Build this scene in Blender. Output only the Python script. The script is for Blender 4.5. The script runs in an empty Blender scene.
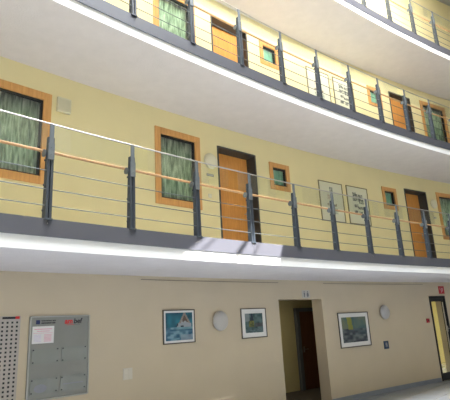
import bpy, bmesh, math, random
from math import sin, cos, pi, tan, radians as R_
from mathutils import Vector, Matrix
random.seed(4)
SC = bpy.context.scene
COL = SC.collection

# ------------------------------------------------------------------ place geometry
CX, CY = 38.0216, -34.7911            # centre of the curved building
RW, RE = 58.075, 56.453               # radius of the wall and of the gallery edge
RS = 58.0
EYE = 1.798
H = 3.2                               # storey height
DECK, SOFF_E, SOFF_W = 3.04, 2.685, 2.65
BAND_B = 2.836

def th_of(s): return 2.6 - s / RS
def pos(s, d=0.0, z=0.0):             # s along the wall, d = distance INTO the wall (negative: towards the atrium)
    t = th_of(s); r = RW + d
    return Vector((CX + r * cos(t), CY + r * sin(t), z))
def rz_of(s): return th_of(s) - pi / 2

# ------------------------------------------------------------------ camera
cam = bpy.data.cameras.new('camera'); camo = bpy.data.objects.new('camera', cam); COL.objects.link(camo)
PITCH, ROLL, F = 0.262757, 0.053715, 460.556
cp, sp, cr, sr = cos(PITCH), sin(PITCH), cos(ROLL), sin(ROLL)
r0 = Vector((1, 0, 0)); u0 = Vector((0, -sp, cp)); fw = Vector((0, cp, sp))
rr = r0 * cr - u0 * sr; uu = r0 * sr + u0 * cr
M = Matrix((rr, uu, -fw)).transposed().to_4x4(); M.translation = Vector((0, 0, EYE))
camo.matrix_world = M
cam.sensor_width = 36; cam.lens = 36 * F / 450; cam.clip_start = 0.05; cam.clip_end = 200
SC.camera = camo

# ------------------------------------------------------------------ light and exposure
SC.view_settings.view_transform = 'Standard'; SC.view_settings.look = 'None'
SC.view_settings.gamma = 1; SC.view_settings.use_curve_mapping = False
SC.view_settings.exposure = 0.12
w = bpy.data.worlds.new('sky'); SC.world = w; w.use_nodes = True
w.node_tree.nodes['Background'].inputs[0].default_value = (0.75, 0.86, 1.0, 1)
w.node_tree.nodes['Background'].inputs[1].default_value = 0.5
ROOF = 13.4
CH = Vector((0.775, 0.632, 0)).normalized(); CN = Vector((CH.y, -CH.x, 0))   # chord direction, direction away from wall
def area(name, loc, direction, sx, sy, energy, col):
    l = bpy.data.lights.new(name, 'AREA'); l.shape = 'RECTANGLE'; l.size = sx; l.size_y = sy
    l.energy = energy; l.color = col
    o = bpy.data.objects.new(name, l); COL.objects.link(o)
    dz = -Vector(direction).normalized(); dx = CH if abs(dz.dot(CH)) < .5 else CN
    dy = dz.cross(dx).normalized(); dx = dy.cross(dz)
    m = Matrix((dx, dy, dz)).transposed().to_4x4(); m.translation = Vector(loc); o.matrix_world = m
    return o
area('skylight', Vector((1.0, 2.5, ROOF - .15)) - CH * 0.5 - CN * 1.8, (0, 0, -1), 13, 3.2, 5200, (0.90, 0.95, 1.0))
FAC = pos(18, 0) + CN * 13.5; FAC.z = 0                                       # facade opposite
fd = area('facade_daylight', FAC - CN * 2.0 + CH * -2 + Vector((0, 0, 11.4)), -CN + Vector((0, 0, .04)), 18, 3.4, 2000, (1.0, 0.985, 0.95))
fd.data.spread = R_(46)                                                       # spread narrowed artificially to favour the upper galleries over the ground floor
# sun reaching one spot of the first gallery's edge through a made-up roof opening
tgt = pos(17.1, RE - RW, 2.95)
SUND = (-CN * 0.80 + CH * 0.22 + Vector((0, 0, -1.05))).normalized()          # travel direction
sl = bpy.data.lights.new('sun', 'SUN'); sl.energy = 36; sl.angle = R_(0.25); sl.color = (1, .98, .96)
so = bpy.data.objects.new('sun', sl); COL.objects.link(so); so.rotation_euler = SUND.to_track_quat('-Z', 'Y').to_euler()

# ------------------------------------------------------------------ materials
def mat(name, col, rough=.6, metal=0, noise=0, nscale=8, bump=0, bscale=60, spec=None, coat=0):
    m = bpy.data.materials.new(name); m.use_nodes = True; nt = m.node_tree; b = nt.nodes['Principled BSDF']
    b.inputs['Base Color'].default_value = (*col, 1); b.inputs['Roughness'].default_value = rough; b.inputs['Metallic'].default_value = metal
    if spec is not None: b.inputs['Specular IOR Level'].default_value = spec
    if coat: b.inputs['Coat Weight'].default_value = coat
    tc = nt.nodes.new('ShaderNodeTexCoord')
    if noise:
        n = nt.nodes.new('ShaderNodeTexNoise'); n.inputs['Scale'].default_value = nscale; n.inputs['Detail'].default_value = 4
        nt.links.new(tc.outputs['Object'], n.inputs['Vector'])
        r = nt.nodes.new('ShaderNodeValToRGB')
        r.color_ramp.elements[0].position = .3; r.color_ramp.elements[1].position = .7
        r.color_ramp.elements[0].color = (*[c * (1 - noise) for c in col], 1); r.color_ramp.elements[1].color = (*[min(1, c * (1 + noise)) for c in col], 1)
        nt.links.new(n.outputs['Fac'], r.inputs['Fac']); nt.links.new(r.outputs['Color'], b.inputs['Base Color'])
    if bump:
        n2 = nt.nodes.new('ShaderNodeTexNoise'); n2.inputs['Scale'].default_value = bscale; n2.inputs['Detail'].default_value = 3
        nt.links.new(tc.outputs['Object'], n2.inputs['Vector'])
        bp = nt.nodes.new('ShaderNodeBump'); bp.inputs['Strength'].default_value = bump; bp.inputs['Distance'].default_value = .01
        nt.links.new(n2.outputs['Fac'], bp.inputs['Height']); nt.links.new(bp.outputs['Normal'], b.inputs['Normal'])
    return m
def wood(name, c1, c2, scale=(14, 14, 1.2)):
    m = bpy.data.materials.new(name); m.use_nodes = True; nt = m.node_tree; b = nt.nodes['Principled BSDF']
    b.inputs['Roughness'].default_value = .45
    tc = nt.nodes.new('ShaderNodeTexCoord'); mp = nt.nodes.new('ShaderNodeMapping'); mp.inputs['Scale'].default_value = scale
    n = nt.nodes.new('ShaderNodeTexNoise'); n.inputs['Scale'].default_value = 2.5; n.inputs['Detail'].default_value = 5; n.inputs['Distortion'].default_value = .6
    r = nt.nodes.new('ShaderNodeValToRGB'); r.color_ramp.elements[0].position = .3; r.color_ramp.elements[1].position = .7
    r.color_ramp.elements[0].color = (*c1, 1); r.color_ramp.elements[1].color = (*c2, 1)
    nt.links.new(tc.outputs['Object'], mp.inputs[0]); nt.links.new(mp.outputs[0], n.inputs['Vector'])
    nt.links.new(n.outputs['Fac'], r.inputs[0]); nt.links.new(r.outputs[0], b.inputs['Base Color'])
    return m
def glassmat(name, tint=(1, 1, 1), refl=.12, rough=.02):
    m = bpy.data.materials.new(name); m.use_nodes = True; nt = m.node_tree
    for n in list(nt.nodes):
        if n.type != 'OUTPUT_MATERIAL': nt.nodes.remove(n)
    out = [n for n in nt.nodes][0]
    t = nt.nodes.new('ShaderNodeBsdfTransparent'); t.inputs[0].default_value = (*tint, 1)
    g = nt.nodes.new('ShaderNodeBsdfGlossy'); g.inputs['Roughness'].default_value = rough; g.inputs[0].default_value = (1, 1, 1, 1)
    fr = nt.nodes.new('ShaderNodeFresnel'); fr.inputs[0].default_value = 1.5
    ad = nt.nodes.new('ShaderNodeMath'); ad.operation = 'MULTIPLY_ADD'; ad.inputs[1].default_value = 1.0; ad.inputs[2].default_value = refl; ad.use_clamp = True
    mx = nt.nodes.new('ShaderNodeMixShader')
    ge = nt.nodes.new('ShaderNodeNewGeometry'); fl_ = nt.nodes.new('ShaderNodeMath'); fl_.operation = 'SUBTRACT'; fl_.inputs[0].default_value = 1
    mu = nt.nodes.new('ShaderNodeMath'); mu.operation = 'MULTIPLY'
    nt.links.new(ge.outputs['Backfacing'], fl_.inputs[1]); nt.links.new(ad.outputs[0], mu.inputs[0]); nt.links.new(fl_.outputs[0], mu.inputs[1])
    nt.links.new(fr.outputs[0], ad.inputs[0]); nt.links.new(mu.outputs[0], mx.inputs[0]); nt.links.new(t.outputs[0], mx.inputs[1]); nt.links.new(g.outputs[0], mx.inputs[2]); nt.links.new(mx.outputs[0], out.inputs[0])
    return m
def attrmat(name, rough=.5):
    m = bpy.data.materials.new(name); m.use_nodes = True; nt = m.node_tree; b = nt.nodes['Principled BSDF']
    a = nt.nodes.new('ShaderNodeAttribute'); a.attribute_name = 'paint'; nt.links.new(a.outputs['Color'], b.inputs['Base Color']); b.inputs['Roughness'].default_value = rough
    return m
WALL = mat('cream_plaster', (.79, .69, .39), .85, noise=.02, nscale=2, bump=.15, bscale=40)
WALLG = mat('beige_plaster', (.56, .47, .345), .85, noise=.02, nscale=2, bump=.15, bscale=40)  # cream plaster made darker and redder for the weaker light down here
SOFF = mat('white_stucco', (.71, .665, .67), .9, noise=.03, nscale=5, bump=.55, bscale=45)
FASC = mat('white_paint', (.80, .79, .79), .6, noise=.01, nscale=3)
BAND = mat('grey_coated_metal', (.072, .072, .086), .5, noise=.03, nscale=4)
STEEL = mat('dark_steel', (.020, .027, .036), .55, 0, noise=.15, nscale=12)
GALV = mat('grey_steel_plate', (.13, .145, .155), .45, .4, noise=.1, nscale=20)
CHROME = mat('brushed_steel', (.46, .44, .42), .32, .85, noise=.05, nscale=9)
CABLE = mat('steel_rod', (.11, .125, .125), .45, .5, noise=.05, nscale=9)
RAILW = wood('beech_handrail', (.42, .23, .10), (.54, .32, .15))
FRAMEW = wood('beech_window_frame', (.56, .27, .08), (.70, .37, .12))
DOORW = wood('beech_door_leaf', (.60, .25, .055), (.72, .33, .08))
DARKW = wood('dark_brown_door', (.11, .04, .02), (.15, .06, .03))
ANTH = mat('anthracite_frame', (.05, .052, .05), .5, noise=.08, nscale=6)
BLACK = mat('black_gasket', (.012, .013, .015), .4, noise=.1, nscale=9)
GREYF = mat('grey_door_frame', (.12, .13, .14), .5, noise=.05, nscale=5)
GLASS = glassmat('window_glass', (.88, .96, .90), .07)
RGLASS = glassmat('clear_glass', (.96, .98, .96), .05)
def curtain_mat(name, c1, c2, c3):
    m = mat(name, c1, .9); nt = m.node_tree; b = nt.nodes['Principled BSDF']
    tc = nt.nodes.new('ShaderNodeTexCoord'); mp = nt.nodes.new('ShaderNodeMapping'); mp.inputs['Scale'].default_value = (26, 1, 3.2)
    n = nt.nodes.new('ShaderNodeTexNoise'); n.inputs['Scale'].default_value = 1; n.inputs['Detail'].default_value = 3
    r = nt.nodes.new('ShaderNodeValToRGB'); e = r.color_ramp.elements; e[0].position = .32; e[0].color = (*c1, 1); e[1].position = .68; e[1].color = (*c3, 1)
    k = r.color_ramp.elements.new(.5); k.color = (*c2, 1)
    nt.links.new(tc.outputs['Object'], mp.inputs[0]); nt.links.new(mp.outputs[0], n.inputs['Vector']); nt.links.new(n.outputs['Fac'], r.inputs[0]); nt.links.new(r.outputs[0], b.inputs['Base Color'])
    return m
CURT = curtain_mat('pale_green_curtain', (.13, .18, .13), (.45, .50, .39), (.84, .84, .74))
CURT2 = curtain_mat('teal_curtain', (.30, .52, .46), (.42, .66, .58), (.52, .72, .62))
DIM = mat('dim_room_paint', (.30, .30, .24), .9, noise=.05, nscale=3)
OLIVE = mat('olive_cream_paint', (.55, .48, .24), .85, noise=.03, nscale=3)
YEL = mat('yellow_room_paint', (.76, .68, .32), .85, noise=.02, nscale=3)
LAMPM = mat('opal_glass', (.46, .44, .42), .35, noise=.02, nscale=6)
PLAST = mat('cream_plastic', (.66, .62, .46), .5, noise=.02, nscale=6)
WPL = mat('white_plastic', (.60, .555, .48), .45, noise=.02, nscale=6)
BASEM = mat('blue_grey_skirting', (.22, .25, .30), .4, noise=.06, nscale=5)
BOARD = mat('grey_aluminium_board', (.235, .235, .22), .45, .15, noise=.03, nscale=4)
BFR = mat('aluminium_edge', (.40, .40, .38), .35, .4, noise=.03, nscale=8)
CREAMGL = mat('cream_opal_glass', (.70, .66, .50), .4, noise=.02, nscale=6)
MOUNT2 = mat('aged_mount_card', (.68, .66, .50), .8, noise=.01, nscale=5)  # mount of the ink prints, yellower than the white paper
PAPER = mat('white_paper', (.72, .70, .68), .8, noise=.01, nscale=5)
PINK = mat('pink_print', (.72, .30, .42), .8, noise=.1, nscale=40)
LILAC = mat('lilac_print', (.62, .55, .70), .8, noise=.1, nscale=40)
INKB = mat('black_ink', (.012, .012, .02), .6, noise=.1, nscale=30)
INKN = mat('navy_ink', (.015, .025, .10), .6, noise=.1, nscale=30)
INKG = mat('grey_ink', (.14, .15, .17), .6, noise=.1, nscale=30)
RED = mat('red_ink', (.62, .02, .02), .5, noise=.05, nscale=20)
REDP = mat('red_plastic', (.42, .02, .03), .4, noise=.05, nscale=20)
NAVY = mat('dark_blue_plastic', (.015, .05, .11), .4, noise=.05, nscale=20)
DECKM = mat('light_gallery_floor', (.66, .63, .55), .6, noise=.04, nscale=3)
RAILG = mat('dull_brown_rail', (.22, .19, .16), .5, noise=.05, nscale=9)
PERF = mat('light_perforated_sheet', (.42, .375, .34), .5, noise=.03, nscale=8)
PFRAME = mat('dark_picture_frame', (.10, .085, .07), .4, noise=.1, nscale=20)
TFRAME = mat('olive_picture_frame', (.20, .17, .08), .4, noise=.1, nscale=20)
ACRYL = mat('acrylic_plate', (.255, .265, .25), .2, 0, noise=.03, nscale=5)
ART = attrmat('painted_picture')

def floor_material():
    m = mat('polished_stone_tiles', (.33, .35, .38), .15, noise=.06, nscale=1.5)
    nt = m.node_tree; b = nt.nodes['Principled BSDF']
    br = nt.nodes.new('ShaderNodeTexBrick'); br.offset = 0; br.inputs['Scale'].default_value = 1.0
    br.inputs['Brick Width'].default_value = .6; br.inputs['Row Height'].default_value = .6; br.inputs['Mortar Size'].default_value = .006
    br.inputs['Color1'].default_value = (.33, .35, .38, 1); br.inputs['Color2'].default_value = (.37, .39, .41, 1); br.inputs['Mortar'].default_value = (.16, .16, .17, 1)
    tc = nt.nodes.new('ShaderNodeTexCoord'); mp = nt.nodes.new('ShaderNodeMapping'); mp.inputs['Rotation'].default_value = (0, 0, .75)
    nt.links.new(tc.outputs['Object'], mp.inputs[0]); nt.links.new(mp.outputs[0], br.inputs['Vector']); nt.links.new(br.outputs['Color'], b.inputs['Base Color'])
    return m
FLOORM = floor_material()

# ------------------------------------------------------------------ helpers
class MB:
    def __init__(s): s.v = []; s.f = []; s.m = []; s.sm = []
    def face(s, idx, m=0, smooth=False): s.f.append(tuple(idx)); s.m.append(m); s.sm.append(smooth)
    def add(s, vs): n = len(s.v); s.v += [tuple(v) for v in vs]; return n
    def quad(s, a, b, c, d, m=0): n = s.add((a, b, c, d)); s.face((n, n + 1, n + 2, n + 3), m)
    def box(s, x0, x1, y0, y1, z0, z1, m=0):
        n = s.add([(x, y, z) for z in (z0, z1) for y in (y0, y1) for x in (x0, x1)])
        for q in ((0, 2, 3, 1), (4, 5, 7, 6), (0, 1, 5, 4), (2, 6, 7, 3), (0, 4, 6, 2), (1, 3, 7, 5)): s.face([n + k for k in q], m)
    def prism(s, prof, axis, a, b, m=0):      # profile (u,v) swept along axis x|y|z from a to b
        def P(u, v, t): return {'x': (t, u, v), 'y': (u, t, v), 'z': (u, v, t)}[axis]
        k = len(prof); n = s.add([P(u, v, a) for u, v in prof] + [P(u, v, b) for u, v in prof])
        s.face([n + i for i in range(k)][::-1], m); s.face([n + k + i for i in range(k)], m)
        for i in range(k): j = (i + 1) % k; s.face((n + i, n + j, n + k + j, n + k + i), m)
    def tube(s, pts, r, seg=8, m=0):
        pts = [Vector(p) for p in pts]; base = len(s.v)
        for i, p in enumerate(pts):
            t = (pts[min(i + 1, len(pts) - 1)] - pts[max(i - 1, 0)]).normalized()
            up = Vector((0, 0, 1)) if abs(t.z) < .9 else Vector((1, 0, 0))
            a = t.cross(up).normalized(); b = a.cross(t)
            s.add([p + a * (r * cos(2 * pi * k / seg)) + b * (r * sin(2 * pi * k / seg)) for k in range(seg)])
        for i in range(len(pts) - 1):
            for k in range(seg):
                q = (k + 1) % seg
                s.face((base + i * seg + k, base + i * seg + q, base + (i + 1) * seg + q, base + (i + 1) * seg + k), m, True)
        s.face([base + k for k in range(seg)][::-1], m); s.face([base + (len(pts) - 1) * seg + k for k in range(seg)], m)
    def lathe(s, prof, seg=28, m=0, sx=1, sz=1):        # axis = -y (out of the wall); prof = (radius, distance out of wall)
        base = len(s.v)
        for r, h in prof: s.add([(r * cos(2 * pi * k / seg) * sx, -h, r * sin(2 * pi * k / seg) * sz) for k in range(seg)])
        for i in range(len(prof) - 1):
            for k in range(seg):
                q = (k + 1) % seg; s.face((base + i * seg + k, base + i * seg + q, base + (i + 1) * seg + q, base + (i + 1) * seg + k), m, True)
        s.face([base + k for k in range(seg)], m); s.face([base + (len(prof) - 1) * seg + k for k in range(seg)][::-1], m)
    def build(s, name, mats, parent=None, loc=None, rz=None, bevel=0):
        me = bpy.data.meshes.new(name); me.from_pydata(s.v, [], s.f)
        for mm in (mats if isinstance(mats, (list, tuple)) else [mats]): me.materials.append(mm)
        for p, mi, sm in zip(me.polygons, s.m, s.sm): p.material_index = mi; p.use_smooth = sm
        bm = bmesh.new(); bm.from_mesh(me); bmesh.ops.recalc_face_normals(bm, faces=bm.faces); bm.to_mesh(me); bm.free()
        o = bpy.data.objects.new(name, me); COL.objects.link(o)
        if parent: o.parent = parent
        if loc is not None: o.location = loc
        if rz is not None: o.rotation_euler = (0, 0, rz)
        if bevel:
            b = o.modifiers.new('bevel', 'BEVEL'); b.width = bevel; b.segments = 2; b.limit_method = 'ANGLE'
        return o
def empty(name, loc, rz=0):
    o = bpy.data.objects.new(name, None); COL.objects.link(o); o.location = loc; o.rotation_euler = (0, 0, rz); o.empty_display_size = .1; return o
def tag(o, label, cat, group=None):
    o['label'] = label; o['category'] = cat
    if group: o['group'] = group
    return o
def struct(o, label=None):
    o['kind'] = 'structure'
    if label: o['label'] = label
    return o
def text_into(mb, txt, x, z, y, size, m=0, shear=0.0, offset=0.0, depth=.0006, align='LEFT'):
    cu = bpy.data.curves.new('t', 'FONT'); cu.body = txt; cu.size = size; cu.shear = shear; cu.offset = offset; cu.extrude = depth; cu.align_x = align
    to = bpy.data.objects.new('t', cu); COL.objects.link(to); bpy.context.view_layer.update()
    me = bpy.data.meshes.new_from_object(to.evaluated_get(bpy.context.evaluated_depsgraph_get()))
    n = mb.add([(x + v.co.x, y - v.co.z, z + v.co.y) for v in me.vertices])
    for p in me.polygons: mb.face([n + i for i in p.vertices], m)
    bpy.data.objects.remove(to); bpy.data.curves.remove(cu); bpy.data.meshes.remove(me)

S0, S1 = -2.0, 42.0
def srange(a, b, step=.3):
    n = max(1, int(math.ceil((b - a) / step))); return [a + (b - a) * i / n for i in range(n + 1)]

# ------------------------------------------------------------------ structure: curved walls with openings
def curved_wall(name, z0, z1, holes, mats, thick=.3):
    # holes: (sa, sb, za, zb, depth of reveal material index)
    ss = set(srange(S0, S1, .5)); zs = {z0, z1}
    for h in holes: ss |= {h[0], h[1]}; zs |= {h[2], h[3]}
    ss = sorted(ss); zs = sorted(zs); mb = MB()
    ins = lambda a, b, c, d_: any(h[0] - 1e-6 <= a and b <= h[1] + 1e-6 and h[2] - 1e-6 <= c and d_ <= h[3] + 1e-6 for h in holes)
    for a, b in zip(ss, ss[1:]):
        for c, d_ in zip(zs, zs[1:]):
            if ins(a, b, c, d_): continue
            for dep in (0, thick): mb.quad(pos(a, dep, c), pos(b, dep, c), pos(b, dep, d_), pos(a, dep, d_))
    for (a, b, c, d_, mi) in holes:
        g = [x for x in ss if a - 1e-6 <= x <= b + 1e-6]
        for x in (a, b): mb.quad(pos(x, 0, c), pos(x, thick, c), pos(x, thick, d_), pos(x, 0, d_), mi)
        for x, y in zip(g, g[1:]):
            for z in (c, d_): mb.quad(pos(x, 0, z), pos(x, thick, z), pos(y, thick, z), pos(y, 0, z), mi)
    return struct(mb.build(name, mats))

BIGW = [(13.30, 14.65), (16.63, 17.68), (26.60, 27.95)]
SMW = [(19.67, 20.30), (23.95, 24.58)]
DRS = [(18.15, 19.25), (25.0, 26.07)]
def level_holes(k):
    o = k * H
    hs = [(a, b, 3.97 + o, 5.46 + o, 0) for a, b in BIGW] + [(a, b, 4.70 + o, 5.33 + o, 0) for a, b in SMW]
    hs += [(a, b, 3.02 + o, 5.41 + o, 1) for a, b in DRS]
    return hs
CORR = (19.62, 21.0, 0, 2.24, 0); GDOOR = (25.36, 26.10, 0, 2.26, 0)
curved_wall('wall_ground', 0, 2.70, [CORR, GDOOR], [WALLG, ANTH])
curved_wall('wall_first_gallery', 2.70, 5.9, level_holes(0), [WALL, ANTH])
curved_wall('wall_second_gallery', 5.9, 9.1, level_holes(1), [WALL, ANTH])
curved_wall('wall_third_gallery', 9.1, ROOF, [], [WALL, ANTH])

ring = MB()                                        # closes the rooms behind
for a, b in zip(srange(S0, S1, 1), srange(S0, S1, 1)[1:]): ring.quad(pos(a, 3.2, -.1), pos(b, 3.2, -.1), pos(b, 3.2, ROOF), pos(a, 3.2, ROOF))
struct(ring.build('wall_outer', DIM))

# floor
fl = MB()
corners = [pos(S0, 3.3), pos(S1, 3.3)]
P0, P1 = pos(S0, 0), pos(S1, 0)
def fac_pt(t): return FAC + CH * t
tl = (P0 - FAC).dot(CH); tr = (P1 - FAC).dot(CH)
outer = [fac_pt(tl), fac_pt(tr)]
arc = [pos(s, 3.3, 0) for s in srange(S0, S1, 1)]
n = fl.add([Vector((p.x, p.y, 0)) for p in outer + arc[::-1]]); fl.face(range(n, n + len(outer) + len(arc)))
struct(fl.build('floor', FLOORM))

# slabs: soffit + fascia + deck, one per storey
def slab(k):
    o = k * H; mb = MB(); g = srange(S0, S1, .35); e = RE - RW
    for a, b in zip(g, g[1:]):
        mb.quad(pos(a, 0.02, SOFF_W + o), pos(b, 0.02, SOFF_W + o), pos(b, e, SOFF_E + o), pos(a, e, SOFF_E + o), 0)
        mb.quad(pos(a, e, SOFF_E + o), pos(b, e, SOFF_E + o), pos(b, e, DECK - .04 + o), pos(a, e, DECK - .04 + o), 1)
        mb.quad(pos(a, e, DECK - .04 + o), pos(b, e, DECK - .04 + o), pos(b, 3.2, DECK - .04 + o), pos(a, 3.2, DECK - .04 + o), 2)
        mb.quad(pos(a, 0.02, SOFF_W + o), pos(b, 0.02, SOFF_W + o), pos(b, 3.2, SOFF_W + o), pos(a, 3.2, SOFF_W + o), 0)
    so_ = mb.build('ceiling', [SOFF, FASC, DECKM])
    for p in so_.data.polygons: p.use_smooth = False
    struct(so_, ['underside and white edge of the lowest gallery', 'underside and white edge of the middle gallery', 'underside and white edge of the top gallery'][k])
def edge_band(k, s_first):
    o = k * H; mb = MB(); e = RE - RW - .018
    s = s_first - 18 * DS
    while s < S1:
        a, b = max(s + .002, S0), min(s + 3 * DS - .002, S1)
        if b > a:
            g = srange(a, b, .3)
            for x, y in zip(g, g[1:]):
                mb.quad(pos(x, e, BAND_B + o), pos(y, e, BAND_B + o), pos(y, e, DECK + o), pos(x, e, DECK + o))
                mb.quad(pos(x, e, BAND_B + o), pos(y, e, BAND_B + o), pos(y, e + .012, BAND_B + o), pos(x, e + .012, BAND_B + o))
                mb.quad(pos(x, e + .10, DECK + o), pos(y, e + .10, DECK + o), pos(y, e, DECK + o), pos(x, e, DECK + o))
                mb.quad(pos(x, e + .10, DECK - .06 + o), pos(y, e + .10, DECK - .06 + o), pos(y, e + .10, DECK + o), pos(x, e + .10, DECK + o))
                mb.quad(pos(x, e + .012, BAND_B + o), pos(y, e + .012, BAND_B + o), pos(y, e + .012, DECK - .06 + o), pos(x, e + .012, DECK - .06 + o))
        s += 3 * DS
    struct(mb.build('trim_%d' % (k + 1), BAND), ['dark grey metal band along the lowest gallery edge', 'grey metal band along the middle gallery edge', 'pale-lit metal band along the top gallery edge'][k])
DS = 1.13865
PS = [13.983, 15.148, 21.964]
for k in range(3): slab(k); edge_band(k, PS[k])

# baseboard
bb = MB()
def base_run(a, b):
    g = srange(a, b, .4)
    for x, y in zip(g, g[1:]):
        bb.quad(pos(x, -.018, 0), pos(y, -.018, 0), pos(y, -.018, .10), pos(x, -.018, .10)); bb.quad(pos(x, -.018, .10), pos(y, -.018, .10), pos(y, 0, .10), pos(x, 0, .10))
base_run(S0, CORR[0]); base_run(CORR[1], GDOOR[0] - .04); base_run(GDOOR[1] + .04, S1)
struct(bb.build('baseboard_back', BASEM))
def locbox(name, s, sa, sb, d0, d1, z0, z1, m, label=None):
    mb = MB(); g = srange(sa, sb, .4)
    for x, y in zip(g, g[1:]):
        for d_ in (d0, d1): mb.quad(pos(x, d_, z0), pos(y, d_, z0), pos(y, d_, z1), pos(x, d_, z1))
        for z in (z0, z1): mb.quad(pos(x, d0, z), pos(y, d0, z), pos(y, d1, z), pos(x, d1, z))
    for x in (sa, sb): mb.quad(pos(x, d0, z0), pos(x, d1, z0), pos(x, d1, z1), pos(x, d0, z1))
    return mb.build(name, m)

# corridor behind the ground-floor opening
mb = MB()
for x, y in zip(srange(18.8, 24, .4), srange(18.8, 24, .4)[1:]):
    mb.quad(pos(x, 2.02, 0), pos(y, 2.02, 0), pos(y, 2.02, 2.6), pos(x, 2.02, 2.6))
    mb.quad(pos(x, .3, 2.5), pos(y, .3, 2.5), pos(y, 2.02, 2.5), pos(x, 2.02, 2.5))
for x in (18.8, 24): mb.quad(pos(x, .3, 0), pos(x, 2.02, 0), pos(x, 2.02, 2.6), pos(x, .3, 2.6))
struct(mb.build('wall_corridor', OLIVE))
mb = MB()
for x, y in zip(srange(18.8, 24, .4), srange(18.8, 24, .4)[1:]): mb.quad(pos(x, .0, .004), pos(y, .0, .004), pos(y, 2.02, .004), pos(x, 2.02, .004))
struct(mb.build('floor_corridor', mat('dark_carpet', (.07, .06, .05), .95, noise=.1, nscale=30)))
s = 22.56; r = struct(empty('door_1', pos(s, 2.0, 0), rz_of(s)), 'dark brown corridor door in a grey frame')
f = MB(); f.box(-.52, -.40, -.10, .0, 0, 2.12); f.box(.44, .56, -.10, 0, 0, 2.12); f.box(-.52, .56, -.10, 0, 2.02, 2.12); f.build('door_frame', GREYF, r, bevel=.004)
f = MB(); f.box(-.40, .44, -.06, -.01, .01, 2.02); f.build('door_leaf', DARKW, r, bevel=.003)
f = MB(); f.tube([(-.30, -.06, 1.03), (-.30, -.11, 1.03)], .010); f.tube([(-.31, -.11, 1.03), (-.19, -.11, 1.03)], .009); f.box(-.325, -.275, -.067, -.06, .95, 1.10); f.build('door_handle', CHROME, r)

# lit room behind the glazed ground-floor door
mb = MB()
g = srange(24.4, 30.6, .4)
for x, y in zip(g, g[1:]):
    for z, mi in ((2.5, 0), (.006, 1)): mb.quad(pos(x, .3, z), pos(y, .3, z), pos(y, 2.9, z), pos(x, 2.9, z), mi)
    mb.quad(pos(x, 2.9, 0), pos(y, 2.9, 0), pos(y, 2.9, 2.5), pos(x, 2.9, 2.5))
for x in (24.4, 30.6): mb.quad(pos(x, .3, 0), pos(x, 2.9, 0), pos(x, 2.9, 2.5), pos(x, .3, 2.5))
struct(mb.build('wall_office', [YEL, FLOORM]))
l = bpy.data.lights.new('office_ceiling_lamp', 'AREA'); l.size = .9; l.energy = 85; l.color = (1, .93, .72)
lo = bpy.data.objects.new('office_ceiling_lamp', l); COL.objects.link(lo); lo.location = pos(27.6, 1.5, 2.42)

l = bpy.data.lights.new('corridor_lamp', 'AREA'); l.size = .4; l.energy = 7; l.color = (1, .88, .68)  # unseen fill light added to brighten the corridor
lo = bpy.data.objects.new('corridor_lamp', l); COL.objects.link(lo); lo.location = pos(20.6, 1.2, 2.45)
s = 25.73; r = struct(empty('door_2', pos(s, 0, 0), rz_of(s)), 'black framed glazed door to a yellow lit room')
f = MB(); f.box(-.37, -.325, -.03, .10, 0, 2.26); f.box(.325, .37, -.03, .10, 0, 2.26); f.box(-.37, .37, -.03, .10, 2.19, 2.26); f.build('door_frame', BLACK, r, bevel=.004)
lf = MB(); lf.box(-.325, -.285, 0, .05, .01, 2.19); lf.box(.265, .325, 0, .05, .01, 2.19); lf.box(-.285, .265, 0, .05, 2.11, 2.19); lf.box(-.285, .265, 0, .05, .01, .20); lf.build('door_leaf', BLACK, r, bevel=.003)
gl = MB(); gl.box(-.285, .265, .02, .03, .20, 2.11); gl.build('glass_pane', RGLASS, r)
gl = MB(); gl.box(.247, .263, -.004, .018, .75, 2.09); gl.build('pale_edge_strip', WPL, r)
hd = MB(); hd.tube([(.29, 0, 1.35), (.29, -.05, 1.35)], .009); hd.tube([(.30, -.05, 1.35), (.17, -.05, 1.35)], .009); hd.box(.272, .308, -.008, 0, 1.26, 1.42); hd.build('door_handle', CHROME, r)

# ------------------------------------------------------------------ atrium shell behind the camera
def wall_quad(name, a, b, z0, z1, m, holes=()):
    mb = MB(); d_ = (b - a); L = d_.length; u = d_ / L
    xs = sorted({0, L} | {h[0] for h in holes} | {h[1] for h in holes}); zs = sorted({z0, z1} | {h[2] for h in holes} | {h[3] for h in holes})
    for x0, x1 in zip(xs, xs[1:]):
        for c, e in zip(zs, zs[1:]):
            if any(h[0] <= x0 and x1 <= h[1] and h[2] <= c and e <= h[3] for h in holes): continue
            p, q = a + u * x0, a + u * x1
            mb.quad((p.x, p.y, c), (q.x, q.y, c), (q.x, q.y, e), (p.x, p.y, e))
    return struct(mb.build(name, m))
fa, fb = fac_pt(tl), fac_pt(tr)
WHITEW = mat('white_wall_paint', (.42, .41, .38), .8, noise=.02, nscale=2)
wall_quad('wall_opposite', fa, fb, 0, ROOF, WHITEW)
wall_quad('wall_left_end', fa, pos(S0, 3.2), 0, ROOF, WHITEW)
wall_quad('wall_right_end', pos(S1, 3.2), fb, 0, ROOF, WHITEW)
# glazing bars of the big facade window standing in front of its daylight
mb = MB()
for i in range(9):
    c = FAC - CN * 2.3 + CH * (-3 - 8 + 2 * i)
    for sgn in (-1,):
        p = c; mb.prism([(p.x - .05, p.y - .05), (p.x + .05, p.y - .05), (p.x + .05, p.y + .05), (p.x - .05, p.y + .05)], 'z', 9.5, 13.1)
for z in (9.5, 11.3, 13.1): mb.tube([FAC - CN * 2.3 + CH * -11 + Vector((0, 0, z)), FAC - CN * 2.3 + CH * 5 + Vector((0, 0, z))], .05, 4)
o_ = struct(mb.build('window_frame_opposite', BFR))

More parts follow.
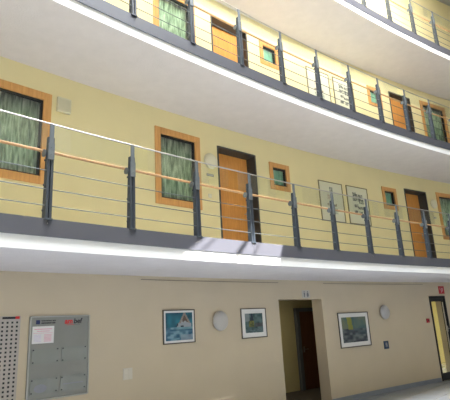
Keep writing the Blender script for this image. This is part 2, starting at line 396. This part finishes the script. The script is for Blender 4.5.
# unseen roof, its opening invented and shaped to give the sun patch
def patch_to_roof(s, z):
    p = pos(s, RE - RW - .02, z); t = (ROOF - p.z) / (-SUND.z); return p - SUND * t
hq = [patch_to_roof(15.95, 2.745), patch_to_roof(17.98, 2.745), patch_to_roof(18.22, 3.30), patch_to_roof(16.75, 3.30)]
def outp(x, y): return Vector((x, y, ROOF))
oq_c = (hq[0] + hq[1] + hq[2] + hq[3]) / 4
mb = MB()
big = [oq_c + CH * a + CN * b for a, b in ((-40, -40), (40, -40), (40, 40), (-40, 40))]
# order the hole the same way round
ang = lambda p: math.atan2((p - oq_c).dot(CN), (p - oq_c).dot(CH))
hs_ = sorted(hq, key=ang); bs_ = sorted(big, key=ang)
for i in range(4): mb.quad(bs_[i], bs_[(i + 1) % 4], hs_[(i + 1) % 4], hs_[i])
struct(mb.build('ceiling_roof', WHITEW))
mb = MB()
def lerp(a, b, t): return a + (b - a) * t
def strip(t0, t1):
    mb.quad(lerp(hq[0], hq[1], t0), lerp(hq[0], hq[1], t1), lerp(hq[3], hq[2], t1), lerp(hq[3], hq[2], t0))
strip(.10, .125); strip(.46, .52); strip(.66, .68)  # invented bars that break up the sun patch
struct(mb.build('window_roof_hatch_bars', BFR))

# ------------------------------------------------------------------ railings
def radial_pts(s_list, d, z): return [pos(s, d, z) for s in s_list]
E_ = RE - RW
def railing(k, label, s_from, s_to, first, count):
    o = k * H + DECK
    root = tag(empty('balcony_railing', pos(first, E_, o), 0), label, 'railing', None)
    inv = Matrix.Translation(-pos(first, E_, o))
    L = lambda p: inv @ p
    g = srange(s_from, s_to, .25)
    mb = MB(); mb.tube([L(pos(s, E_, o + 1.153)) for s in g], .0105, 10); mb.build('top_rail', CHROME, root)
    mb = MB(); mb.tube([L(pos(s, E_ + .085, o + .83)) for s in g], .018, 10); mb.build('wooden_handrail', RAILW, root)
    for z in (.565, .345, .15):
        mb = MB(); mb.tube([L(pos(s, E_ - .005, o + z)) for s in g], .0062, 6); mb.build('steel_cable', CABLE, root)
    for i in range(-2, count + 3):                     # glass strips between the posts
        a = first + (i - 1) * DS + .045; b = a + DS - .09; a = max(a, s_from); b = min(b, s_to)
        if b - a < .1: continue
        mb = MB(); gg = srange(a, b, .25)
        for x, y in zip(gg, gg[1:]):
            for d_ in (-.004, .004): mb.quad(L(pos(x, E_ + d_, o + .84)), L(pos(y, E_ + d_, o + .84)), L(pos(y, E_ + d_, o + 1.135)), L(pos(x, E_ + d_, o + 1.135)))
            for z in (.84, 1.135): mb.quad(L(pos(x, E_ - .004, o + z)), L(pos(y, E_ - .004, o + z)), L(pos(y, E_ + .004, o + z)), L(pos(x, E_ + .004, o + z)))
        mb.build('glass_panel', RGLASS, root)
    for i in range(-2, count + 2):
        s = first + i * DS
        if s < s_from or s > s_to: continue
        pl = L(pos(s, E_, o)); rz = rz_of(s)
        mb = MB()                                       # two tapered flat bars with spacers
        for sx in (-.038, .006):
            mb.prism([(-.030, -.02), (.062, -.02), (.048, .62), (.030, .98), (-.018, .98), (-.022, .62)], 'x', sx, sx + .032)
        for z in (.10, .40, .70): mb.tube([(-.05, .035, z), (.05, .035, z)], .014, 8)
        mb.box(-.05, .05, -.035, .075, -.02, .004)
        p = mb.build('post', STEEL, root, pl, rz, bevel=.002)
        mb = MB(); mb.box(-.026, .026, -.024, -.010, .70, 1.145); mb.box(-.036, .036, -.034, -.022, .70, .90)
        mb.tube([(0, -.034, .76), (0, -.042, .76)], .010, 8); mb.tube([(0, -.034, .85), (0, -.042, .85)], .010, 8)
        mb.build('clamp_plate', GALV, p)
        mb = MB(); mb.prism([(.05 + .046 * cos(a), .79 + .046 * sin(a)) for a in [2 * pi * j / 16 for j in range(16)]], 'x', -.062, -.046)
        mb.tube([(-.05, .05, .79), (.05, .085, .81)], .009, 8); mb.build('handrail_bracket', GALV, p)
    return root
railing(0, 'steel railing with wooden handrail along the lowest gallery', 9.5, 33, PS[0], 16)
railing(1, 'steel railing with wooden handrail along the middle gallery', 10.5, 33, PS[1], 14)
railing(2, 'steel railing of the topmost gallery, upper right corner of the photo', 17.5, 34, PS[2], 9)

# ------------------------------------------------------------------ windows and doors of the galleries
wn = [0]
def window(k, a, b, z0, z1, small, label, curtain_label=None, cmat=None):
    wn[0] += 1; o = k * H; s = (a + b) / 2; W = (b - a) / 2; Hh = (z1 - z0)
    r = struct(empty('window_%d' % wn[0], pos(s, 0, z0 + o), rz_of(s)), label)
    fw_ = .10 if small else .115
    mb = MB()
    mb.box(-W - .01, -W + fw_, -.022, .10, -.01, Hh + .01); mb.box(W - fw_, W + .01, -.022, .10, -.01, Hh + .01)
    mb.box(-W + fw_, W - fw_, -.022, .10, Hh - fw_, Hh + .01); mb.box(-W + fw_, W - fw_, -.022, .10, -.01, fw_)
    mb.build('window_frame', FRAMEW, r, bevel=.005)
    g = .028; i = fw_; mb = MB()
    mb.box(-W + i, -W + i + g, .01, .075, i, Hh - i); mb.box(W - i - g, W - i, .01, .075, i, Hh - i)
    mb.box(-W + i + g, W - i - g, .01, .075, Hh - i - g, Hh - i); mb.box(-W + i + g, W - i - g, .01, .075, i, i + g); mb.build('sash', BLACK, r, bevel=.003)
    j = i + g; mb = MB(); mb.box(-W + j, W - j, .035, .045, j, Hh - j); mb.build('glass_pane', GLASS, r)
    if curtain_label:
        mb = MB(); N = 90; base = 0; wv = []
        for q in range(N + 1):
            x = -W + .02 + (2 * W - .04) * q / N
            y = (.10 if small else .17) + (.4 if small else 1) * .028 * sin(x * 62 + 1.3 * sin(x * 9)) + .012 * sin(x * 143)
            wv += [(x, y, .03), (x, y * .98 + .004, Hh * .5), (x, y, Hh - .04)]
        nn = mb.add(wv)
        for q in range(N):
            for t in range(2): mb.face((nn + q * 3 + t, nn + q * 3 + 3 + t, nn + q * 3 + 4 + t, nn + q * 3 + 1 + t), 0, True)
        c = mb.build('curtain', cmat or CURT, None, pos(s, 0, z0 + o), rz_of(s))
        sol = c.modifiers.new('thickness', 'SOLIDIFY'); sol.thickness = .004
        tag(c, curtain_label, 'curtain')
for k, fl_ in ((0, 'lowest'), (1, 'middle')):
    lab = ['leftmost large wood framed window', 'second large wood framed window', 'rightmost large wood framed window']
    for i, (a, b) in enumerate(BIGW):
        if k == 1 and i == 0: lbl = None
        window(k, a, b, 3.97, 5.46, False, '%s of the %s gallery' % (lab[i], fl_),
               None if (k == 1 and i == 0) else 'pale green curtain behind the %s glass, %s gallery' % (['leftmost large window', 'large window left of the first door', 'rightmost large window'][i] + "'s", fl_))
    for i, (a, b) in enumerate(SMW):
        window(k, a, b, 4.70, 5.33, True, 'small square wood framed window %s, %s gallery' % (['right of the first door', 'left of the far door'][i], fl_),
               'teal curtain in the small window %s, %s gallery' % (['right of the first door', 'left of the far door'][i], fl_), CURT2)
dn = 2
for k, fl_ in ((0, 'lowest'), (1, 'middle')):
    for i, (a, b) in enumerate(DRS):
        dn += 1; s = (a + b) / 2; W = (b - a) / 2; z0 = DECK - .02 + k * H; Hh = 5.41 + k * H - z0
        r = struct(empty('door_%d' % dn, pos(s, 0, z0), rz_of(s)), '%s orange wooden door of the %s gallery' % (['nearer', 'farther'][i], fl_))
        mb = MB(); t = .035
        mb.box(-W - .005, -W + t, -.012, .29, 0, Hh); mb.box(W - t, W + .005, -.012, .29, 0, Hh); mb.box(-W + t, W - t, -.012, .29, Hh - t, Hh + .005)
        mb.build('door_frame', ANTH, r, bevel=.003)
        mb = MB(); mb.box(-W + t + .004, W - t - .004, .25, .29, .008, Hh - t - .004); mb.build('door_leaf', DOORW, r, bevel=.002)
        mb = MB(); hx = W - t - .09; mb.tube([(hx, .25, 1.05), (hx, .20, 1.05)], .010); mb.tube([(hx + .01, .20, 1.05), (hx - .12, .20, 1.05)], .009); mb.box(hx - .02, hx + .02, .243, .25, .96, 1.12)
        mb.build('door_handle', CHROME, r)

# ------------------------------------------------------------------ things on the walls
def at(name, s, z, d=0): return empty(name, pos(s, d, z), rz_of(s))

# art prints beside each other on the galleries
def hash2(x, y, q=0): return (sin(x * 127.1 + y * 311.7 + q * 74.7) * 43758.5453) % 1.0
def vnoise(x, y, q=0):
    xi, yi = math.floor(x), math.floor(y); fx, fy = x - xi, y - yi; fx = fx * fx * (3 - 2 * fx); fy = fy * fy * (3 - 2 * fy)
    return (hash2(xi, yi, q) * (1 - fx) + hash2(xi + 1, yi, q) * fx) * (1 - fy) + (hash2(xi, yi + 1, q) * (1 - fx) + hash2(xi + 1, yi + 1, q) * fx) * fy
def mixc(a, b, t): t = max(0, min(1, t)); return tuple(a[i] * (1 - t) + b[i] * t for i in range(3))
def art_print(u, v, q):                                # botanical-looking ink sketch, u right v up
    c = (.67, .66, .51)
    if q == 0:
        if abs(u - .50) < .10 and .42 < v < .98: c = mixc(c, (.10, .12, .10), vnoise(u * 30, v * 22, 1) * 1.7)
        if .2 < u < .75 and .36 < v < .45: c = mixc(c, (.25, .20, .12), vnoise(u * 18, v * 30, 2) * 1.5)
        if .22 < u < .42 and .55 < v < .72: c = mixc(c, (.42, .28, .20), vnoise(u * 25, v * 25, 3))
        if .2 < u < .8 and .12 < v < .30: c = mixc(c, (.30, .34, .26), vnoise(u * 20, v * 40, 4) * 1.3)
    else:
        for (a, b, w, h) in ((.3, .86, .12, .08), (.62, .84, .2, .05), (.42, .70, .25, .05), (.72, .66, .15, .08), (.35, .48, .12, .06), (.65, .42, .2, .05), (.3, .26, .12, .07), (.6, .24, .12, .07)):
            if abs(u - a) < w and abs(v - b) < h: c = mixc(c, (.08, .09, .08), vnoise(u * 34, v * 34, 5) * 1.8 - .05)
    return c
def art_house(u, v, q):                                # snowy water and a gabled building in blues
    if v > .46: c = mixc((.01, .10, .16), (.03, .32, .45), vnoise(u * 7, v * 6, 11) * 1.1)
    else: c = mixc((.02, .16, .30), (.35, .62, .75), vnoise(u * 9, v * 16, 12) ** 2 * 1.6)
    if .40 < v < .47: c = mixc(c, (.35, .65, .68), .7 * vnoise(u * 12, 3, 9))
    gx = abs(u - .70)
    if v > .50 and gx < (.98 - v) * .55: c = (.22, .14, .10) if v > .62 + .15 * vnoise(u * 14, v * 5, 2) else (.62, .64, .68)
    if v > .62 and abs(gx - (.98 - v) * .50) < .035: c = (.50, .40, .34)
    if .46 < v < .60 and .42 < u < .95: c = mixc((.62, .66, .72), (.05, .07, .10), 1 if vnoise(u * 16, v * 14, 6) > .66 else .1)
    if v < .2 and u > .55: c = mixc(c, (.50, .60, .72), .6)
    return c
def art_church(u, v, q):
    c = mixc((.03, .10, .10), (.22, .34, .34), vnoise(u * 8, v * 8, 21))
    if v > .6 and u < .25: c = mixc(c, (.42, .48, .50), .8)
    if abs(u - .38) < .05 + (.95 - v) * .15 and v > .5: c = (.03, .05, .08)
    if .2 < u < .5 and .28 < v < .62: c = mixc((.42, .38, .08), (.06, .09, .04), vnoise(u * 14, v * 14, 22))
    if v < .22: c = mixc((.30, .40, .42), (.02, .09, .10), vnoise(u * 10, v * 26, 23))
    if u > .55 and .3 < v < .5: c = mixc(c, (.14, .06, .06), .5)
    return c
def art_field(u, v, q):
    if v > .52: c = mixc((.30, .33, .20), (.10, .24, .24), vnoise(u * 5, v * 5, 31) * 1.2)
    else: c = mixc((.03, .04, .07), (.28, .32, .32), vnoise(u * 9, v * 12, 32) ** 2 * 1.5)
    if abs(u - .33 + .1 * (v - .7)) < .09 and v > .5: c = mixc(c, (.52, .50, .06), .85)
    if u > .5 and v > .55: c = mixc(c, (.42, .38, .22), .5 * vnoise(u * 7, v * 4, 30))
    if u > .5 and .3 < v < .65: c = mixc(c, (.08, .18, .22), .6 * vnoise(u * 5, v * 18, 33))
    return c
def picture(name, s, z, w, h, fr, matw, fn, q, framemat, label, cat, group=None, depth=.025, nx=44):
    r = tag(at(name, s, z), label, cat, group); W, Hh = w / 2, h / 2
    mb = MB()
    mb.box(-W, -W + fr, -depth, 0, -Hh, Hh); mb.box(W - fr, W, -depth, 0, -Hh, Hh); mb.box(-W + fr, W - fr, -depth, 0, Hh - fr, Hh); mb.box(-W + fr, W - fr, -depth, 0, -Hh, -Hh + fr)
    mb.build('picture_frame', framemat, r, bevel=.002)
    mb = MB(); mb.box(-W + fr, W - fr, -depth * .5, -.001, -Hh + fr, Hh - fr); mb.build('mount', MOUNT2 if fn is art_print else PAPER, r)
    x0, x1, z0, z1 = -W + fr + matw, W - fr - matw, -Hh + fr + matw, Hh - fr - matw
    ny = int(nx * (z1 - z0) / (x1 - x0)) + 1; mb = MB(); n0 = mb.add([(x0 + (x1 - x0) * i / nx, -depth * .5 - .002, z0 + (z1 - z0) * j / ny) for j in range(ny + 1) for i in range(nx + 1)])
    cols = []
    for j in range(ny):
        for i in range(nx):
            a = n0 + j * (nx + 1) + i; mb.face((a, a + 1, a + nx + 2, a + nx + 1)); cols.append(fn((i + .5) / nx, (j + .5) / ny, q))
    me_o = mb.build('artwork', ART, r); at_ = me_o.data.color_attributes.new('paint', 'FLOAT_COLOR', 'CORNER')
    for p, c in zip(me_o.data.polygons, cols):
        for li in p.loop_indices: at_.data[li].color = (*[x * (1 if fn is art_print else .50) for x in c], 1)
    return r
for k, fl_ in ((0, 'lowest'), (1, 'middle')):
    picture('framed_print', 21.77, 4.64 + k * H, .90, 1.04, .022, .10, art_print, 0, TFRAME, 'thin framed ink sketch print, left one of the pair on the %s gallery wall' % fl_, 'picture', 'ink sketch prints on the %s gallery wall' % fl_)
    picture('framed_print', 22.82, 4.65 + k * H, .87, 1.04, .022, .10, art_print, 1, TFRAME, 'thin framed ink sketch print, right one of the pair on the %s gallery wall' % fl_, 'picture', 'ink sketch prints on the %s gallery wall' % fl_)
picture('framed_painting', 17.07, 1.80, .68, .57, .018, .035, art_house, 0, PFRAME, 'blue painting of a gabled house by water, right of the grey notice board', 'picture')
picture('framed_painting', 18.87, 1.79, .68, .57, .016, .085, art_church, 0, PFRAME, 'dark green painting with wide white mount, left of the corridor opening', 'picture')
picture('framed_painting', 22.05, 1.515, 1.13, .80, .022, .09, art_field, 0, PFRAME, 'painting with yellow streak over dark field, right of the corridor opening', 'picture')

# round wall lamps
def wall_lamp(s, z, rad, label, shade):
    r = tag(at('wall_lamp', s, z), label, 'lamp', 'round wall lamps')
    mb = MB(); mb.lathe([(rad * .72, 0), (rad * .72, .02), (rad * .66, .025)]); mb.build('lamp_base', WPL, r)
    mb = MB(); mb.lathe([(rad * .9, .022), (rad, .035), (rad * .97, .055), (rad * .80, .085), (rad * .5, .105), (rad * .2, .113), (rad * .02, .114)]); mb.build('lamp_shade', shade, r)
    return r
wall_lamp(17.99, 1.86, .18, 'round white wall lamp between the blue and the green painting', LAMPM)
wall_lamp(23.27, 1.88, .18, 'round white wall lamp above the dark blue sign', LAMPM)
wall_lamp(17.93, 5.01, .17, 'round pale wall lamp left of the nearer door, lowest gallery', CREAMGL)
wall_lamp(26.33, 5.05, .15, 'round pale wall lamp right of the far door, lowest gallery', CREAMGL)
# square cream box
r = tag(at('wall_speaker', 14.85, 5.335), 'square cream speaker box beside the leftmost window', 'speaker')
mb = MB(); mb.box(-.115, .115, -.06, 0, -.125, .125); mb.build('housing', PLAST, r, bevel=.01)
mb = MB()
for i in range(12): mb.box(-.095, .095, -.066, -.058, -.10 + i * .017, -.092 + i * .017)
mb.build('grille', PLAST, r)
# door plates and push buttons by the gallery doors
r = tag(at('door_sign', 17.93, 4.72), 'small grey green name plate under the round lamp, nearer door', 'sign')
mb = MB(); mb.box(-.09, .09, -.008, 0, -.025, .025); mb.build('plate', GREYF, r, bevel=.002)
mb = MB(); mb.box(-.08, .08, -.010, -.0075, -.018, .018); mb.build('name_strip', LAMPM, r)
r = tag(at('light_switch', 17.9, 4.28), 'small white light switch left of the nearer orange door', 'switch')
mb = MB(); mb.box(-.04, .04, -.010, 0, -.04, .04); mb.build('cover_plate', WPL, r, bevel=.003)
mb = MB(); mb.box(-.026, .026, -.015, -.009, -.026, .026); mb.build('rocker', PLAST, r, bevel=.003)
r = tag(at('door_sign', 26.33, 4.62), 'small beige name plate right of the far door', 'sign')
mb = MB(); mb.box(-.08, .08, -.008, 0, -.035, .035); mb.build('plate', PLAST, r, bevel=.002)
mb = MB(); mb.box(-.06, .06, -.010, -.0075, -.004, .006); mb.box(-.06, .03, -.010, -.0075, -.02, -.012); mb.build('printing', INKG, r)

# notice board
r = tag(at('notice_board', 14.95, 1.485), 'grey aluminium notice board with logo, paper and clear plates', 'board')
W, Hh = .44, .55
mb = MB(); mb.box(-W, W, -.022, 0, -Hh, Hh); mb.build('back_panel', BOARD, r, bevel=.003)
mb = MB(); mb.box(-W - .008, -W + .014, -.034, 0, -Hh, Hh); mb.box(W - .014, W + .008, -.034, 0, -Hh, Hh); mb.box(-W + .014, W - .014, -.034, 0, Hh - .012, Hh + .006); mb.box(-W + .014, W - .014, -.034, 0, -Hh - .006, -Hh + .012); mb.build('edge_frame', BFR, r, bevel=.003)
mb = MB(); Y = -.0235
mb.box(-.36, -.305, -.0245, -.0215, .445, .50, 1)
text_into(mb, 'wwwwww ww', -.285, .480, Y, .034, 0, 0, .0012); text_into(mb, 'mmwmmw mw', -.285, .450, Y, .032, 0, 0, .0018)
mb.v = mb.v
mb.build('small_emblem', [INKB, INKN], r)
mb = MB(); text_into(mb, 'am', .055, .440, Y, .10, 0, .1, .0035); text_into(mb, 'bef', .192, .440, Y, .10, 1, .1, .0022)
mb.box(.08, .20, -.0245, -.0215, .418, .424, 0); mb.box(.20, .29, -.0245, -.0215, .418, .424, 2)
mb.build('logo', [RED, INKB, INKG], r)
mb = MB(); mb.box(-.405, -.10, -.026, -.0215, .185, .415, 0)
mb.box(-.38, -.13, -.0268, -.0255, .372, .382, 1); mb.box(-.34, -.16, -.0268, -.0255, .345, .353, 1); mb.box(-.39, -.12, -.0268, -.0255, .322, .326, 1)
for i in range(6):
    mb.box(-.38, -.28, -.0268, -.0255, .295 - i * .017, .302 - i * .017, 2); mb.box(-.24, -.135, -.0268, -.0255, .295 - i * .017, .302 - i * .017, 1)
mb.build('paper_sheet', [PAPER, PINK, LILAC], r)
for (x0, x1, z0, z1) in ((-.40, -.02, -.08, .12), (.02, .40, -.08, .12), (-.40, -.02, -.47, -.27), (.02, .40, -.47, -.27)):
    mb = MB(); mb.box(x0, x1, -.030, -.025, z0, z1, 0)
    for x in (x0 + .02, x1 - .02):
        for z in (z0 + .02, z1 - .02): mb.prism([(x + .009 * cos(2 * pi * q / 10), z + .009 * sin(2 * pi * q / 10)) for q in range(10)], 'y', -.038, -.021, 1)
    mb.build('clear_plate', [ACRYL, INKB], r)
mb = MB(); mb.prism([(-.26 + .09 * cos(a), -.40 + .055 * sin(a)) for a in [2 * pi * q / 20 for q in range(20)]], 'y', -.0312, -.0302, 0); LF = mat('lilac_film', (.225, .23, .27), .4, noise=.05, nscale=10); mb.build('lilac_print', LF, r)
mb = MB(); mb.box(.06, .36, -.0312, -.0302, -.385, -.373, 0); mb.build('printed_line', LF, r)

# perforated panel with grid of dark holes
r = tag(at('perforated_panel', 13.98, 1.45), 'pale panel with rows of small dark holes at the left edge', 'panel')
mb = MB(); mb.box(-.40, .40, -.02, 0, -.60, .60, 0)
for i in range(11):
    for j in range(20):
        x = .355 - i * .0625; z = .515 - j * .054
        mb.box(x - .0125, x + .0125, -.0215, -.0195, z - .0125, z + .0125, 1)
mb.build('perforated_sheet', [PERF, INKB], r)
mb = MB(); mb.box(.16, .345, -.0225, -.0195, .562, .590, 0); mb.box(.33, .385, -.0228, -.0195, .560, .594, 1)
for x in (.06, -.01, -.09): mb.box(x, x + .04, -.0225, -.0195, .562, .590, 0)
mb.build('printed_heading', [INKB, RED], r)

# socket quad
r = tag(at('wall_socket', 16.06, 1.13), 'pale double wall socket plate right of the notice board', 'socket')
mb = MB(); mb.box(-.085, .085, -.010, 0, -.085, .085); mb.build('cover_plate', WPL, r, bevel=.004)
for x in (-.041, .041):
    for z in (-.041, .041):
        mb = MB(); mb.box(x - .034, x + .034, -.016, -.009, z - .034, z + .034); mb.build('insert', WPL, r, bevel=.005)
# floor box hint below socket: red button top edge is outside the frame, left out

# picture rails under the ceiling
for a, b, lab in ((16.31, 19.65, 'thin grey picture rail above the two left paintings'), (21.11, 25.16, 'thin grey picture rail above the painting right of the corridor')):
    mb = MB(); g = srange(a, b, .2)
    prof = [(-.010, 2.585), (0, 2.585), (0, 2.597), (-.010, 2.597)]
    for x, y in zip(g, g[1:]):
        for q in range(4):
            p0, p1 = prof[q], prof[(q + 1) % 4]; mb.quad(pos(x, p0[0], p0[1]), pos(y, p0[0], p0[1]), pos(y, p1[0], p1[1]), pos(x, p1[0], p1[1]))
    for x in (a, b): mb.quad(*[pos(x, u, v) for u, v in prof])
    tag(mb.build('picture_rail', RAILG), lab, 'rail', 'picture rails')

# toilet pictogram plate over the corridor
r = tag(at('pictogram_sign', 20.49, 2.35), 'small grey pictogram plate above the corridor opening', 'sign')
mb = MB(); mb.box(-.125, .125, -.008, 0, -.085, .085); mb.build('plate', LAMPM, r, bevel=.003)
mb = MB()
for x, sk in ((-.055, 0), (.055, 1)):
    mb.prism([(x + .014 * cos(2 * pi * q / 12), .05 + .014 * sin(2 * pi * q / 12)) for q in range(12)], 'y', -.0105, -.0075)
    mb.prism([(x - .020, .03), (x + .020, .03), (x + (.034 if sk else .016), -.02), (x + .012, -.065), (x - .012, -.065), (x - (.034 if sk else .016), -.02)], 'y', -.0105, -.0075)
mb.build('pictogram', INKG, r)
# fire sign
r = tag(at('fire_hose_sign', 26.02, 2.43), 'square red fire equipment sign above the glazed door', 'sign')
mb = MB(); mb.box(-.13, .13, -.012, 0, -.11, .11); mb.build('plate', REDP, r, bevel=.002)
mb = MB()
ringp = [(.02 + .032 * cos(a), .02 + .032 * sin(a)) for a in [2 * pi * q / 20 for q in range(21)]]
mb.tube([(x, -.014, z) for x, z in ringp], .006, 6); mb.tube([(.02, -.014, -.015), (-.03, -.014, -.07)], .007, 6); mb.tube([(-.07, -.014, .07), (-.07, -.014, -.01)], .005, 6)
mb.build('pictogram', PAPER, r)
# alarm button
r = tag(at('fire_alarm_button', 25.13, 1.60), 'small red alarm button left of the glazed door', 'alarm')
mb = MB(); mb.box(-.055, .055, -.035, 0, -.055, .055); mb.build('housing', REDP, r, bevel=.006)
mb = MB(); mb.lathe([(.022, .034), (.022, .040), (.018, .043)], 14); mb.build('button', INKB, r)
# blue sign
r = tag(at('blue_sign', 23.2, 1.085), 'small dark blue sign with pale symbol below the round lamp', 'sign')
mb = MB(); mb.box(-.095, .095, -.010, 0, -.095, .095); mb.build('plate', NAVY, r, bevel=.002)
mb = MB(); mb.box(-.028, -.012, -.012, -.009, -.05, .05); mb.box(-.028, .030, -.012, -.009, .036, .05); mb.box(.018, .032, -.012, -.009, -.01, .05); mb.box(-.028, .032, -.012, -.009, -.008, .006); mb.box(.030, .045, -.012, -.009, -.05, -.01)
mb.build('symbol', LAMPM, r)
